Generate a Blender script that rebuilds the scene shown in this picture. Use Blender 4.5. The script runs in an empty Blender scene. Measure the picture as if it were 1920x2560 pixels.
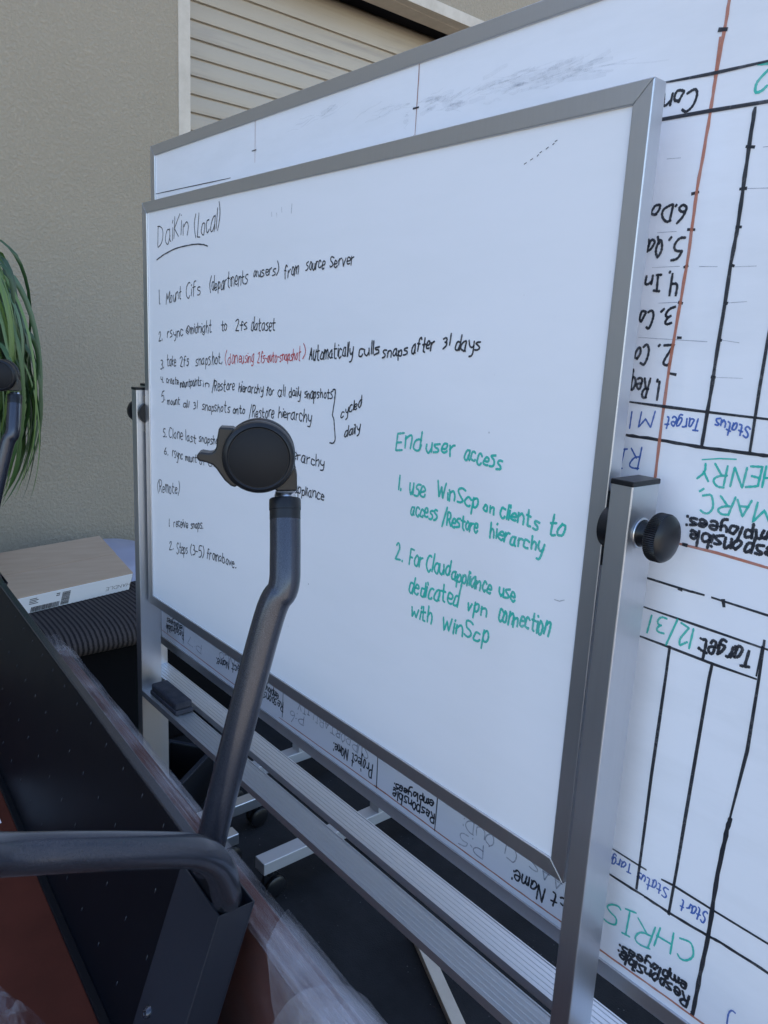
import bpy, bmesh, math, random
from mathutils import Vector, Matrix, noise as mnoise
random.seed(7)
scene = bpy.context.scene
R_ = math.radians

# ---------------------------------------------------------------- camera
CX = Vector((0.0, -0.735, 1.5))
RIGHT = Vector((0.6403770,0.7664814,0.0492290))
DOWN = Vector((0.1959613,-0.1010744,-0.9753887))
FWD = Vector((-0.7426415,0.6342635,-0.2149264))
cd = bpy.data.cameras.new('camera'); cam = bpy.data.objects.new('camera', cd)
scene.collection.objects.link(cam)
cam.matrix_world = Matrix(((RIGHT.x, -DOWN.x, -FWD.x, CX.x), (RIGHT.y, -DOWN.y, -FWD.y, CX.y), (RIGHT.z, -DOWN.z, -FWD.z, CX.z), (0, 0, 0, 1)))
cd.sensor_fit = 'VERTICAL'; cd.sensor_height = 32.0; cd.sensor_width = 24.0
cd.lens = 1934 / 2560 * 32.0
cd.clip_start = 0.02; cd.clip_end = 2000
scene.camera = cam

# ---------------------------------------------------------------- sky, sun, exposure
SUN_EL, SUN_AZ = 50.0, 280.0          # azimuth clockwise from +Y: the sun is behind the building
world = bpy.data.worlds.new('World'); scene.world = world; world.use_nodes = True
wn = world.node_tree.nodes; wl = world.node_tree.links
bg = wn['Background']
sky = wn.new('ShaderNodeTexSky'); sky.sky_type = 'NISHITA'; sky.sun_disc = False
sky.sun_elevation = R_(SUN_EL); sky.sun_rotation = R_(SUN_AZ)
sky.air_density = 1.0; sky.dust_density = .8; sky.ozone_density = 1.4
wl.new(sky.outputs['Color'], bg.inputs['Color']); bg.inputs['Strength'].default_value = 0.15
sd = bpy.data.lights.new('sun', 'SUN'); sd.energy = 3.5; sd.angle = R_(0.5); sd.color = (1.0, 0.95, 0.87)
sun = bpy.data.objects.new('sun', sd); scene.collection.objects.link(sun)
sdir = Vector((math.sin(R_(SUN_AZ)) * math.cos(R_(SUN_EL)), math.cos(R_(SUN_AZ)) * math.cos(R_(SUN_EL)), math.sin(R_(SUN_EL))))
sun.rotation_euler = sdir.to_track_quat('Z', 'Y').to_euler(); sun.location = (-3, 0, 9)
scene.cycles.transparent_max_bounces = 48
scene.view_settings.view_transform = 'Standard'; scene.view_settings.look = 'None'
scene.view_settings.exposure = 1.76; scene.view_settings.gamma = 1.0

# ---------------------------------------------------------------- helpers
ORIG = {}
def tag(o, label=None, cat=None, group=None, kind=None):
    if label: o['label'] = label
    if cat: o['category'] = cat
    if group: o['group'] = group
    if kind: o['kind'] = kind
    return o
def thing(name, label, cat, loc, group=None):
    o = bpy.data.objects.new(name, None); scene.collection.objects.link(o)
    o.location = loc; o.empty_display_size = 0.1
    ORIG[o.name] = Vector(loc)
    return tag(o, label, cat, group)

class MB:
    def __init__(s): s.v = []; s.f = []; s.sm = []
    def add(s, vs, fs, smooth=False):
        n = len(s.v); s.v += [Vector(p) for p in vs]
        s.f += [tuple(i + n for i in f) for f in fs]; s.sm += [smooth] * len(fs)
        return s
    def box(s, a, b, M=None):
        (x0, y0, z0), (x1, y1, z1) = a, b
        vs = [(x0,y0,z0),(x1,y0,z0),(x1,y1,z0),(x0,y1,z0),(x0,y0,z1),(x1,y0,z1),(x1,y1,z1),(x0,y1,z1)]
        if M: vs = [M(*p) if callable(M) else M @ Vector(p) for p in vs]
        return s.add(vs, [(0,3,2,1),(4,5,6,7),(0,1,5,4),(1,2,6,5),(2,3,7,6),(3,0,4,7)])
    def hexa(s, b4, t4):
        return s.add(list(b4) + list(t4), [(0,3,2,1),(4,5,6,7),(0,1,5,4),(1,2,6,5),(2,3,7,6),(3,0,4,7)])
    def prism(s, poly, t0, t1, M):
        n = len(poly)
        vs = [M(p[0], t0, p[1]) for p in poly] + [M(p[0], t1, p[1]) for p in poly]
        fs = [tuple(range(n)), tuple(range(2*n-1, n-1, -1))] + [(i, n+i, n+(i+1)%n, (i+1)%n) for i in range(n)]
        return s.add(vs, fs)
    def tube(s, pts, r, n=20, caps=True, radii=None):
        pts = [Vector(p) for p in pts]; m = len(pts)
        T = [(pts[min(i+1, m-1)] - pts[max(i-1, 0)]).normalized() for i in range(m)]
        ref = Vector((0,0,1)) if abs(T[0].z) < .9 else Vector((1,0,0))
        N = (ref - T[0]*ref.dot(T[0])).normalized(); vs = []
        for i in range(m):
            N = (N - T[i]*N.dot(T[i])).normalized(); Bn = T[i].cross(N)
            rr = radii[i] if radii else r
            for k in range(n):
                a = 2*math.pi*k/n; vs.append(pts[i] + (N*math.cos(a) + Bn*math.sin(a))*rr)
        fs = [(i*n+k, i*n+(k+1)%n, (i+1)*n+(k+1)%n, (i+1)*n+k) for i in range(m-1) for k in range(n)]
        s.add(vs, fs, True)
        if caps: s.add([vs[k] for k in range(n)], [tuple(range(n-1, -1, -1))]); s.add([vs[(m-1)*n+k] for k in range(n)], [tuple(range(n))])
        return s
    def lathe(s, prof, M, n=48, smooth=True):
        # prof: (radius, height along axis) ; M(x, h, z)
        vs = []
        for r, h in prof:
            for k in range(n):
                a = 2*math.pi*k/n; vs.append(M(r*math.cos(a), h, r*math.sin(a)))
        m = len(prof)
        fs = [(i*n+k, (i+1)*n+k, (i+1)*n+(k+1)%n, i*n+(k+1)%n) for i in range(m-1) for k in range(n)]
        return s.add(vs, fs, smooth)
    def build(s, name, mat, parent=None, bevel=0, seg=2, recalc=True, auto=None, sub=0):
        me = bpy.data.meshes.new(name)
        o0 = ORIG.get(parent.name, Vector()) if parent else Vector()
        me.from_pydata([tuple(p - o0) for p in s.v], [], s.f)
        me.polygons.foreach_set('use_smooth', s.sm)
        if recalc:
            bm = bmesh.new(); bm.from_mesh(me); bmesh.ops.remove_doubles(bm, verts=bm.verts, dist=1e-6)
            bmesh.ops.recalc_face_normals(bm, faces=bm.faces); bm.to_mesh(me); bm.free()
        me.materials.append(mat)
        o = bpy.data.objects.new(name, me); scene.collection.objects.link(o)
        if parent: o.parent = parent; ORIG[o.name] = o0
        if bevel:
            md = o.modifiers.new('bevel', 'BEVEL'); md.width = bevel; md.segments = seg; md.limit_method = 'ANGLE'; md.angle_limit = R_(40)
            md.harden_normals = False
        if sub:
            md = o.modifiers.new('sub', 'SUBSURF'); md.levels = sub; md.render_levels = sub
        if auto: me.set_sharp_from_angle(angle=R_(auto))
        return o

def smooth_path(pts, k=8):
    P = [Vector(p) for p in pts]; out = []
    for i in range(len(P)-1):
        p0 = P[max(i-1, 0)]; p1 = P[i]; p2 = P[i+1]; p3 = P[min(i+2, len(P)-1)]
        for j in range(k):
            t = j/k; out.append(.5*((2*p1) + (p2-p0)*t + (2*p0-5*p1+4*p2-p3)*t*t + (-p0+3*p1-3*p2+p3)*t**3))
    out.append(P[-1]); return out
def bend_path(pts, rad, k=8):
    # straight runs joined by rounded bends of the given radius
    P = [Vector(p) for p in pts]; out = [P[0]]
    for i in range(1, len(P)-1):
        a = (P[i-1]-P[i]); b = (P[i+1]-P[i]); rr = rad[i-1] if isinstance(rad, (list, tuple)) else rad
        d = min(rr, a.length*.49, b.length*.49); A = P[i]+a.normalized()*d; B = P[i]+b.normalized()*d
        for j in range(k+1):
            t = j/k; out.append(A*(1-t)**2 + P[i]*2*t*(1-t) + B*t*t)
    out.append(P[-1]); return out

# ---------------------------------------------------------------- materials
def mat(name, base, rough=.5, metal=0, spec=None, coat=0):
    m = bpy.data.materials.new(name); m.use_nodes = True
    b = m.node_tree.nodes['Principled BSDF']
    b.inputs['Base Color'].default_value = (*base, 1); b.inputs['Roughness'].default_value = rough; b.inputs['Metallic'].default_value = metal
    if spec is not None: b.inputs['Specular IOR Level'].default_value = spec
    if coat: b.inputs['Coat Weight'].default_value = coat
    return m
def N(m, t): return m.node_tree.nodes.new(t)
def Lk(m, a, b): m.node_tree.links.new(a, b)
def coords(m, scale=(1,1,1), rot=(0,0,0), kind='Object'):
    tc = N(m, 'ShaderNodeTexCoord'); mp = N(m, 'ShaderNodeMapping'); mp.inputs['Scale'].default_value = scale; mp.inputs['Rotation'].default_value = rot
    Lk(m, tc.outputs[kind], mp.inputs['Vector']); return mp.outputs['Vector']
def noise(m, vec, scale, detail=4, rough=.5):
    n = N(m, 'ShaderNodeTexNoise'); n.inputs['Scale'].default_value = scale; n.inputs['Detail'].default_value = detail; n.inputs['Roughness'].default_value = rough
    Lk(m, vec, n.inputs['Vector']); return n.outputs['Fac']
def ramp(m, fac, stops):
    r = N(m, 'ShaderNodeValToRGB'); e = r.color_ramp.elements
    while len(e) < len(stops): e.new(.5)
    for i, (p, c) in enumerate(stops): e[i].position = p; e[i].color = (*c, 1) if len(c) == 3 else c
    Lk(m, fac, r.inputs['Fac']); return r.outputs['Color']
def bump(m, h, strength=.3, dist=.01):
    b = N(m, 'ShaderNodeBump'); b.inputs['Strength'].default_value = strength; b.inputs['Distance'].default_value = dist
    Lk(m, h, b.inputs['Height']); Lk(m, b.outputs['Normal'], m.node_tree.nodes['Principled BSDF'].inputs['Normal']); return b
def P(m, s): return m.node_tree.nodes['Principled BSDF'].inputs[s]
def mix(m, fac, a, b, mode='MIX'):
    x = N(m, 'ShaderNodeMix'); x.data_type = 'RGBA'; x.blend_type = mode
    for s, i in ((fac, 0), (a, 6), (b, 7)):
        if isinstance(s, (int, float)): x.inputs[i].default_value = s
        elif isinstance(s, tuple): x.inputs[i].default_value = (*s, 1)
        else: Lk(m, s, x.inputs[i])
    return x.outputs[2]

# painted stucco wall
M_stucco = mat('stucco', (.36,.33,.28), .85)
v = coords(M_stucco)
n1 = noise(M_stucco, v, 75, 5, .6); n2 = noise(M_stucco, v, 1.1, 5, .6); n3 = noise(M_stucco, v, 260, 2)
Lk(M_stucco, mix(M_stucco, .35, ramp(M_stucco, n2, [(.3,(.29,.236,.168)),(.7,(.325,.27,.20))]), ramp(M_stucco, n1, [(.3,(.24,.195,.14)),(.7,(.36,.305,.23))])), P(M_stucco, 'Base Color'))
ad = N(M_stucco, 'ShaderNodeMath'); ad.operation = 'MULTIPLY_ADD'; Lk(M_stucco, n3, ad.inputs[0]); ad.inputs[1].default_value = .2; Lk(M_stucco, ramp(M_stucco, n1, [(.42,(0,0,0)),(.62,(1,1,1))]), ad.inputs[2])
bump(M_stucco, ad.outputs[0], .55, .006)
# white painted timber trim
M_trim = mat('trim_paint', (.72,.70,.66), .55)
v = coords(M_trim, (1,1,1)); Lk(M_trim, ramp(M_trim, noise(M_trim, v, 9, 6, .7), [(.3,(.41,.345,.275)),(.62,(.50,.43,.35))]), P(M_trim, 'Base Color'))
# door slats, painted metal with rain streaks
M_door = mat('door_paint', (.5,.47,.42), .45)
v = coords(M_door, (1, 1.1, 16)); v2 = coords(M_door, (1,1,1))
st = noise(M_door, v, 1.6, 6, .6)
Lk(M_door, mix(M_door, ramp(M_door, st, [(.54,(0,0,0)),(.74,(.55,.55,.55))]), ramp(M_door, noise(M_door, v2, 1.5, 3), [(.3,(.35,.298,.235)),(.7,(.41,.352,.28))]), (.25,.215,.19)), P(M_door, 'Base Color'))
M_gap_shade = mat('gap_shade_black', (.01,.01,.015), .9)
# asphalt
M_gnd = mat('asphalt', (.04,.04,.045), .85, 0, .1)
v = coords(M_gnd)
vo = N(M_gnd, 'ShaderNodeTexVoronoi'); vo.inputs['Scale'].default_value = 55; Lk(M_gnd, v, vo.inputs['Vector'])
sp = ramp(M_gnd, vo.outputs['Distance'], [(.055,(.7,.7,.7)),(.10,(0,0,0))])
gate = ramp(M_gnd, noise(M_gnd, v, 9, 2), [(.5,(0,0,0)),(.6,(1,1,1))])
base = ramp(M_gnd, noise(M_gnd, v, 3.5, 8, .7), [(.3,(.011,.011,.012)),(.7,(.026,.026,.028))])
Lk(M_gnd, mix(M_gnd, mix(M_gnd, 1.0, sp, gate, 'MULTIPLY'), base, (.15,.15,.15)), P(M_gnd, 'Base Color'))
bump(M_gnd, noise(M_gnd, v, 240, 3), .4, .004)
# brushed aluminium
def alu(name, col, stretch, rough=.36, metal=.9):
    m = mat(name, col, rough, metal)
    v = coords(m, stretch); n = noise(m, v, 5, 3)
    Lk(m, ramp(m, n, [(.3, tuple(c*.985 for c in col)), (.7, tuple(min(1,c*1.015) for c in col))]), P(m, 'Base Color'))
    rr = N(m, 'ShaderNodeMapRange'); rr.inputs['To Min'].default_value = rr_lo = rough-.015; rr.inputs['To Max'].default_value = rough+.02
    Lk(m, n, rr.inputs['Value']); Lk(m, rr.outputs[0], P(m, 'Roughness')); return m
M_alu = alu('brushed_aluminium', (.55,.56,.59), (90,90,2), .36)
M_alux = alu('brushed_aluminium_rail', (.58,.585,.60), (2,120,60), .4, .7)
M_steel = alu('grey_painted_steel', (.42,.42,.44), (10,10,10), .45, .4)
# whiteboard faces
def board(name, smear):
    m = mat(name, (.83,.845,.86), .16, 0, .45)
    v = coords(m, (1.2, 1, 5)); n = noise(m, v, 2.2, 6, .65)
    v2 = coords(m, (1,1,1)); d = noise(m, v2, 4, 3)
    c = ramp(m, n, [(.45,(.845,.84,.88)),(.85, tuple(x-smear for x in (.84,.84,.87)))])
    Lk(m, c, P(m, 'Base Color'))
    vo = N(m, 'ShaderNodeTexVoronoi'); vo.inputs['Scale'].default_value = 22; Lk(m, v2, vo.inputs['Vector'])
    sp = ramp(m, vo.outputs['Distance'], [(.022,(1,1,1)),(.035,(0,0,0))]); g = ramp(m, d, [(.56,(0,0,0)),(.6,(.8,.8,.8))])
    Lk(m, mix(m, mix(m, 1.0, sp, g, 'MULTIPLY'), c, (.12,.12,.16)), P(m, 'Base Color'))
    rr = N(m, 'ShaderNodeMapRange'); rr.inputs['To Min'].default_value = .12; rr.inputs['To Max'].default_value = .3; Lk(m, n, rr.inputs['Value']); Lk(m, rr.outputs[0], P(m, 'Roughness'))
    return m
M_wb1 = board('whiteboard_enamel', .03); M_wb2 = board('used_whiteboard_enamel', .10)
def ink(name, col, a=.92, lo=.25):
    m = mat(name, col, .45)
    v = coords(m); n = noise(m, v, 160, 3, .6); n2 = noise(m, v, 14, 3)
    ad = N(m, 'ShaderNodeMath'); ad.operation = 'ADD'; Lk(m, n, ad.inputs[0]); Lk(m, n2, ad.inputs[1])
    rr = N(m, 'ShaderNodeMapRange'); rr.inputs['From Min'].default_value = .7; rr.inputs['From Max'].default_value = 1.3
    rr.inputs['To Min'].default_value = max(0, a-lo); rr.inputs['To Max'].default_value = min(1, a+lo*.4)
    Lk(m, ad.outputs[0], rr.inputs['Value']); Lk(m, rr.outputs[0], P(m, 'Alpha')); return m
INK = {'k': ink('black_marker', (.018,.02,.028), .95, .2), 'r': ink('red_marker', (.55,.06,.07), .9), 'g': ink('green_marker', (.03,.52,.42), .9, .35), 'b': ink('blue_marker', (.05,.13,.45), .85),
       'f': ink('faded_marker', (.10,.12,.22), .5, .3), 'o': ink('orange_tape_line', (.50,.17,.10), .8, .25), 's': ink('eraser_smear', (.25,.27,.33), .07, .05), 'n': ink('brown_line', (.34,.13,.09), .85)}
# plastics, powder coat
M_plas = mat('black_plastic', (.009,.0095,.012), .34, 0, .35)
v = coords(M_plas); bump(M_plas, noise(M_plas, v, 900, 2), .06, .001)
M_disc = mat('black_plastic_disc', (.009,.009,.011), .6, 0, .25)
M_chrome = mat('chrome', (.6,.6,.62), .28, 1)
M_coat = mat('grey_blue_powder_coat', (.05,.056,.075), .26, .5, None, .3)
M_coat.node_tree.nodes['Principled BSDF'].inputs['Coat Roughness'].default_value = .14
v = coords(M_coat); n = noise(M_coat, v, 1400, 2, .7)
Lk(M_coat, ramp(M_coat, n, [(.35,(.022,.025,.038)),(.62,(.05,.055,.075)),(.75,(.13,.13,.15))]), P(M_coat, 'Base Color'))
bump(M_coat, n, .12, .0006)
M_navy = mat('dark_sheet_metal', (.003,.004,.007), .34, 0, .13)
M_col = mat('dark_column_metal', (.014,.017,.026), .38, 0, .4)
v = coords(M_navy); n = noise(M_navy, v, 3, 4); rr = N(M_navy, 'ShaderNodeMapRange'); rr.inputs['To Min'].default_value = .28; rr.inputs['To Max'].default_value = .5
Lk(M_navy, n, rr.inputs['Value']); Lk(M_navy, rr.outputs[0], P(M_navy, 'Roughness'))
M_brown = mat('mahogany_laminate', (.10,.03,.02), .6, 0, .15)
v = coords(M_brown, (1,1,1)); Lk(M_brown, ramp(M_brown, noise(M_brown, v, 5, 6, .6), [(.3,(.052,.0115,.0065)),(.7,(.09,.021,.0125))]), P(M_brown, 'Base Color'))
M_card = mat('cardboard', (.36,.27,.20), .85)
v = coords(M_card, (40,3,40)); Lk(M_card, ramp(M_card, noise(M_card, v, 2, 4), [(.3,(.32,.222,.15)),(.7,(.365,.26,.18))]), P(M_card, 'Base Color'))
M_paper = mat('white_paper', (.78,.78,.80), .7)
M_print = mat('black_print', (.03,.03,.035), .7)
M_mail = mat('grey_plastic_mailer', (.30,.30,.38), .35)
M_felt = mat('dark_felt', (.035,.037,.05), .95)
v = coords(M_felt); bump(M_felt, noise(M_felt, v, 300, 4), .6, .003)
Lk(M_felt, ramp(M_felt, noise(M_felt, v, 40, 5), [(.3,(.028,.03,.042)),(.7,(.06,.06,.075))]), P(M_felt, 'Base Color'))
M_blackcloth = mat('black_cloth', (.004,.004,.005), .95, 0, .1)
M_stripe = mat('striped_upholstery', (.05,.04,.04), .95, 0, .08)
v = coords(M_stripe, (0,1,0))
wv = N(M_stripe, 'ShaderNodeTexWave'); wv.bands_direction = 'Y'; wv.inputs['Scale'].default_value = 19; wv.inputs['Distortion'].default_value = .0; Lk(M_stripe, v, wv.inputs['Vector'])
v2 = coords(M_stripe, (1,1,1))
Lk(M_stripe, mix(M_stripe, .15, ramp(M_stripe, wv.outputs['Fac'], [(.3,(.008,.006,.007)),(.55,(.04,.032,.031)),(.8,(.065,.054,.052))]), ramp(M_stripe, noise(M_stripe, v2, 200, 3), [(.3,(.02,.02,.02)),(.7,(.14,.12,.11))])), P(M_stripe, 'Base Color'))
M_leaf = bpy.data.materials.new('leaf'); M_leaf.use_nodes = True
at = N(M_leaf, 'ShaderNodeAttribute'); at.attribute_name = 'leaf_tint'
Lk(M_leaf, ramp(M_leaf, at.outputs['Fac'], [(0,(.012,.032,.012)),(.4,(.03,.075,.018)),(.7,(.11,.175,.035)),(1,(.03,.075,.055))]), P(M_leaf, 'Base Color'))
P(M_leaf, 'Roughness').default_value = .38
M_stem = mat('plant_stem', (.16,.12,.07), .8)
M_pot = mat('terracotta_pot', (.10,.09,.085), .6); M_soil = mat('potting_soil', (.03,.022,.016), .95)
# clear stretch film: mostly see-through, with thin stretch lines and sharp reflections
def film(name, lo, hi, streak, crumple):
    m = bpy.data.materials.new(name); m.use_nodes = True
    b = m.node_tree.nodes['Principled BSDF']; out = m.node_tree.nodes['Material Output']
    b.inputs['Base Color'].default_value = (.58,.57,.62,1); b.inputs['Roughness'].default_value = .12; b.inputs['Specular IOR Level'].default_value = .7
    tr = N(m, 'ShaderNodeBsdfTransparent'); mx = N(m, 'ShaderNodeMixShader')
    v0 = coords(m, (1,1,1), (0, 0, R_(3.6))); mp = N(m, 'ShaderNodeMapping'); mp.inputs['Scale'].default_value = (1.5, 190, 190); Lk(m, v0, mp.inputs['Vector'])
    n = noise(m, mp.outputs[0], 1.0, 4, .6); n2 = noise(m, v0, 9, 4); n3 = noise(m, v0, 26, 3, .6)
    ad = N(m, 'ShaderNodeMath'); ad.operation = 'MULTIPLY_ADD'; Lk(m, n, ad.inputs[0]); ad.inputs[1].default_value = streak; Lk(m, n2, ad.inputs[2])
    c_ = .5+.5*streak
    rr = N(m, 'ShaderNodeMapRange'); rr.inputs['From Min'].default_value = c_-.12; rr.inputs['From Max'].default_value = c_+.28; rr.inputs['To Min'].default_value = lo; rr.inputs['To Max'].default_value = hi
    Lk(m, ad.outputs[0], rr.inputs['Value']); Lk(m, rr.outputs[0], mx.inputs[0]); Lk(m, tr.outputs[0], mx.inputs[1]); Lk(m, b.outputs[0], mx.inputs[2]); Lk(m, mx.outputs[0], out.inputs['Surface'])
    hh = N(m, 'ShaderNodeMath'); hh.operation = 'MULTIPLY_ADD'; Lk(m, n3, hh.inputs[0]); hh.inputs[1].default_value = crumple; Lk(m, n, hh.inputs[2])
    bump(m, hh.outputs[0], .6, .006); return m
M_film = film('clear_stretch_film', .09, .44, 1.0, .3)
M_film_face = film('clear_film_face', .03, .09, .5, .6)
M_film_loose = film('loose_film', .07, .30, .25, 3.0)
M_pave = mat('bounce_concrete', (.42,.36,.28), .9)
v = coords(M_pave); Lk(M_pave, ramp(M_pave, noise(M_pave, v, 2.5, 7, .65), [(.3,(.40,.34,.26)),(.7,(.52,.45,.36))]), P(M_pave, 'Base Color'))

# ---------------------------------------------------------------- ground
g = MB().add([(-300,-300,0),(300,-300,0),(300,300,0),(-300,300,0)], [(0,1,2,3)]).build('ground', M_gnd, recalc=False)
tag(g, kind='structure')
g = MB().add([(.9,-60,.004),(40,-60,.004),(40,60,.004),(.9,60,.004)], [(0,1,2,3)]).build('bounce_pavement', M_pave, recalc=False)  # unseen light concrete, added to bounce warm sunlight onto the wall
tag(g, kind='structure')

# ---------------------------------------------------------------- building with roll-up door
WX = -3.4
bld = thing('commercial_building', 'tan stucco building wall with white trimmed roll-up door behind the whiteboards', 'building', (WX, 2.5, 0))
w = MB()
DY0, DY1, DZ = .912, 4.6, 3.248
w.box((WX-8, -14, 0), (WX, DY0, 5.9)); w.box((WX-8, DY1, 0), (WX, 16, 5.9)); w.box((WX-.17, DY0, DZ), (WX, DY1, 5.9)); w.box((WX-.62, DY0, 4.0), (WX-.17, DY1, 5.9)); w.box((WX-8, DY0, DZ), (WX-.62, DY1, 5.9)); w.box((WX-8, DY0, 0), (WX-.62, DY1, DZ))  # the block over the door pocket is added to keep light out
w.build('wall', M_stucco, bld)
t = MB(); e = .004
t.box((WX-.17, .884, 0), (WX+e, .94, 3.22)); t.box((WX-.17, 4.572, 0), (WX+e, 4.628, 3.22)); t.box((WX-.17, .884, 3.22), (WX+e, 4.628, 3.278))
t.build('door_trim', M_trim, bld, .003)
# roll-up door, curved interlocking slats
DX = -3.68; d = MB(); z = 2.51 - .0797*31; rows = []
k = 0
while z < 3.09:
    for dz, dx in ((.0, -.016), (.006, -.016), (.009, 0), (.022, .002), (.040, .0028), (.058, .002), (.0755, 0)): rows.append((z+dz, DX+dx))
    z += .0797
for k in range(1, 9): a_ = k*.17; rows.append((rows[-1][0]+.024*math.cos(a_), rows[-1][1]-.024*math.sin(a_)))
vs = []
for (zz, xx) in rows: vs += [(xx, .93, zz), (xx, 4.58, zz)]
d.add(vs, [(2*i, 2*i+1, 2*i+3, 2*i+2) for i in range(len(rows)-1)])
d.box((DX-.04, .93, .03), (DX-.02, 4.58, 3.1))
d.build('roll_up_door', M_door, bld, recalc=False)
MB().tube([(DX-.21, .93, 3.47), (DX-.21, 4.58, 3.47)], .13, 32).build('door_roll_shade', M_gap_shade, bld)  # near-black colour puts the shade of the gap above the door into the roll

# ---------------------------------------------------------------- handwriting
GL = {
'a':'5A2A07052444 57;5A5564','b':'0E04;082A4A57441406','c':'593A1A07052444 55','d':'593A1A0705244457;5E54','e':'0757593A1A0705244455','f':'5D4E2E2B24;0A4A','g':'5A2A07052444 57;5A53412102',
'h':'0E04;072A4A5754','i':'0A04;0D0C','j':'2A221001;2D2C','k':'0E04;4A0707 44','l':'0E04','m':'0A04;081A2A3834;384A6A7874','n':'0A04;082A4A5854','o':'2A07052444 57593A2A','p':'0A00;082A4A57441406',
'q':'5A2A0705244457;5A50','r':'0A04;082A4A','s':'5A2A0918475534 04','t':'2E253454;0A5A','u':'0A06243457;5A54','v':'0A24245A','w':'0A141438386464 8A','x':'0A54;5A04','y':'0A0735 57;5A5340 10','z':'0A5A5A040454',
'A':'043E3E64;1858','B':'0E04;0E4E5C4909;4967440 4','C':'6D4E2E0B07244465','D':'0E04;0E3E6B673404','E':'5E0E0E04 0454;0949','F':'5E0E0E04;0949','H':'0E04;6E64;0969','I':'0E4E;2E24;0444','J':'4E46240 6','K':'0E04;6E080864',
'L':'0E040454','M':'040E0E48488E8E84','N':'040E0E64646E','O':'3E0B0734676B3E','P':'0E04;0E4E6C6A4808','Q':'3E0B0734676B3E;4773','R':'0E04;0E4E6C4909;2964','S':'6D4E1E0C1A48664414 05','T':'0E6E;3E34','U':'0E0624446 66E',
'V':'0E34346E','W':'0E24244B4B64648E','Y':'0E39;6E3934','1':'2E24','2':'0C2E4E5C4A040464','3':'0D3E5C3929;39585634 04','4':'0E0959;5E54','5':'6E1E0A0A4A674404','6':'4E1A0624446648 1807','7':'0E6E6E24',
'.':'0415',':':'0A0B;0405','(':'3F0B0733','?':'0C2E4D2A27;2425',')':'0F3B3703','/':'5F02','-':'0848',',':'1502','@':'573A173557749 95C19063463',"&":'6A3405193A64'}
def strokes(ch):
    out = []
    for s in GL[ch].split(';'):
        s = s.replace(' ', ''); out.append([(int(s[i], 16)/10, (int(s[i+1], 16)-4)/10) for i in range(0, len(s), 2)])
    return out
def chaikin(p, it=2):
    for _ in range(it):
        q = [p[0]]
        for a, b in zip(p, p[1:]):
            q += [(a[0]*.75+b[0]*.25, a[1]*.75+b[1]*.25), (a[0]*.25+b[0]*.75, a[1]*.25+b[1]*.75)]
        q.append(p[-1]); p = q
    r = [p[0]]
    for x in p[1:]:
        if abs(x[0]-r[-1][0]) + abs(x[1]-r[-1][1]) > 1e-5: r.append(x)
    return r
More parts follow.
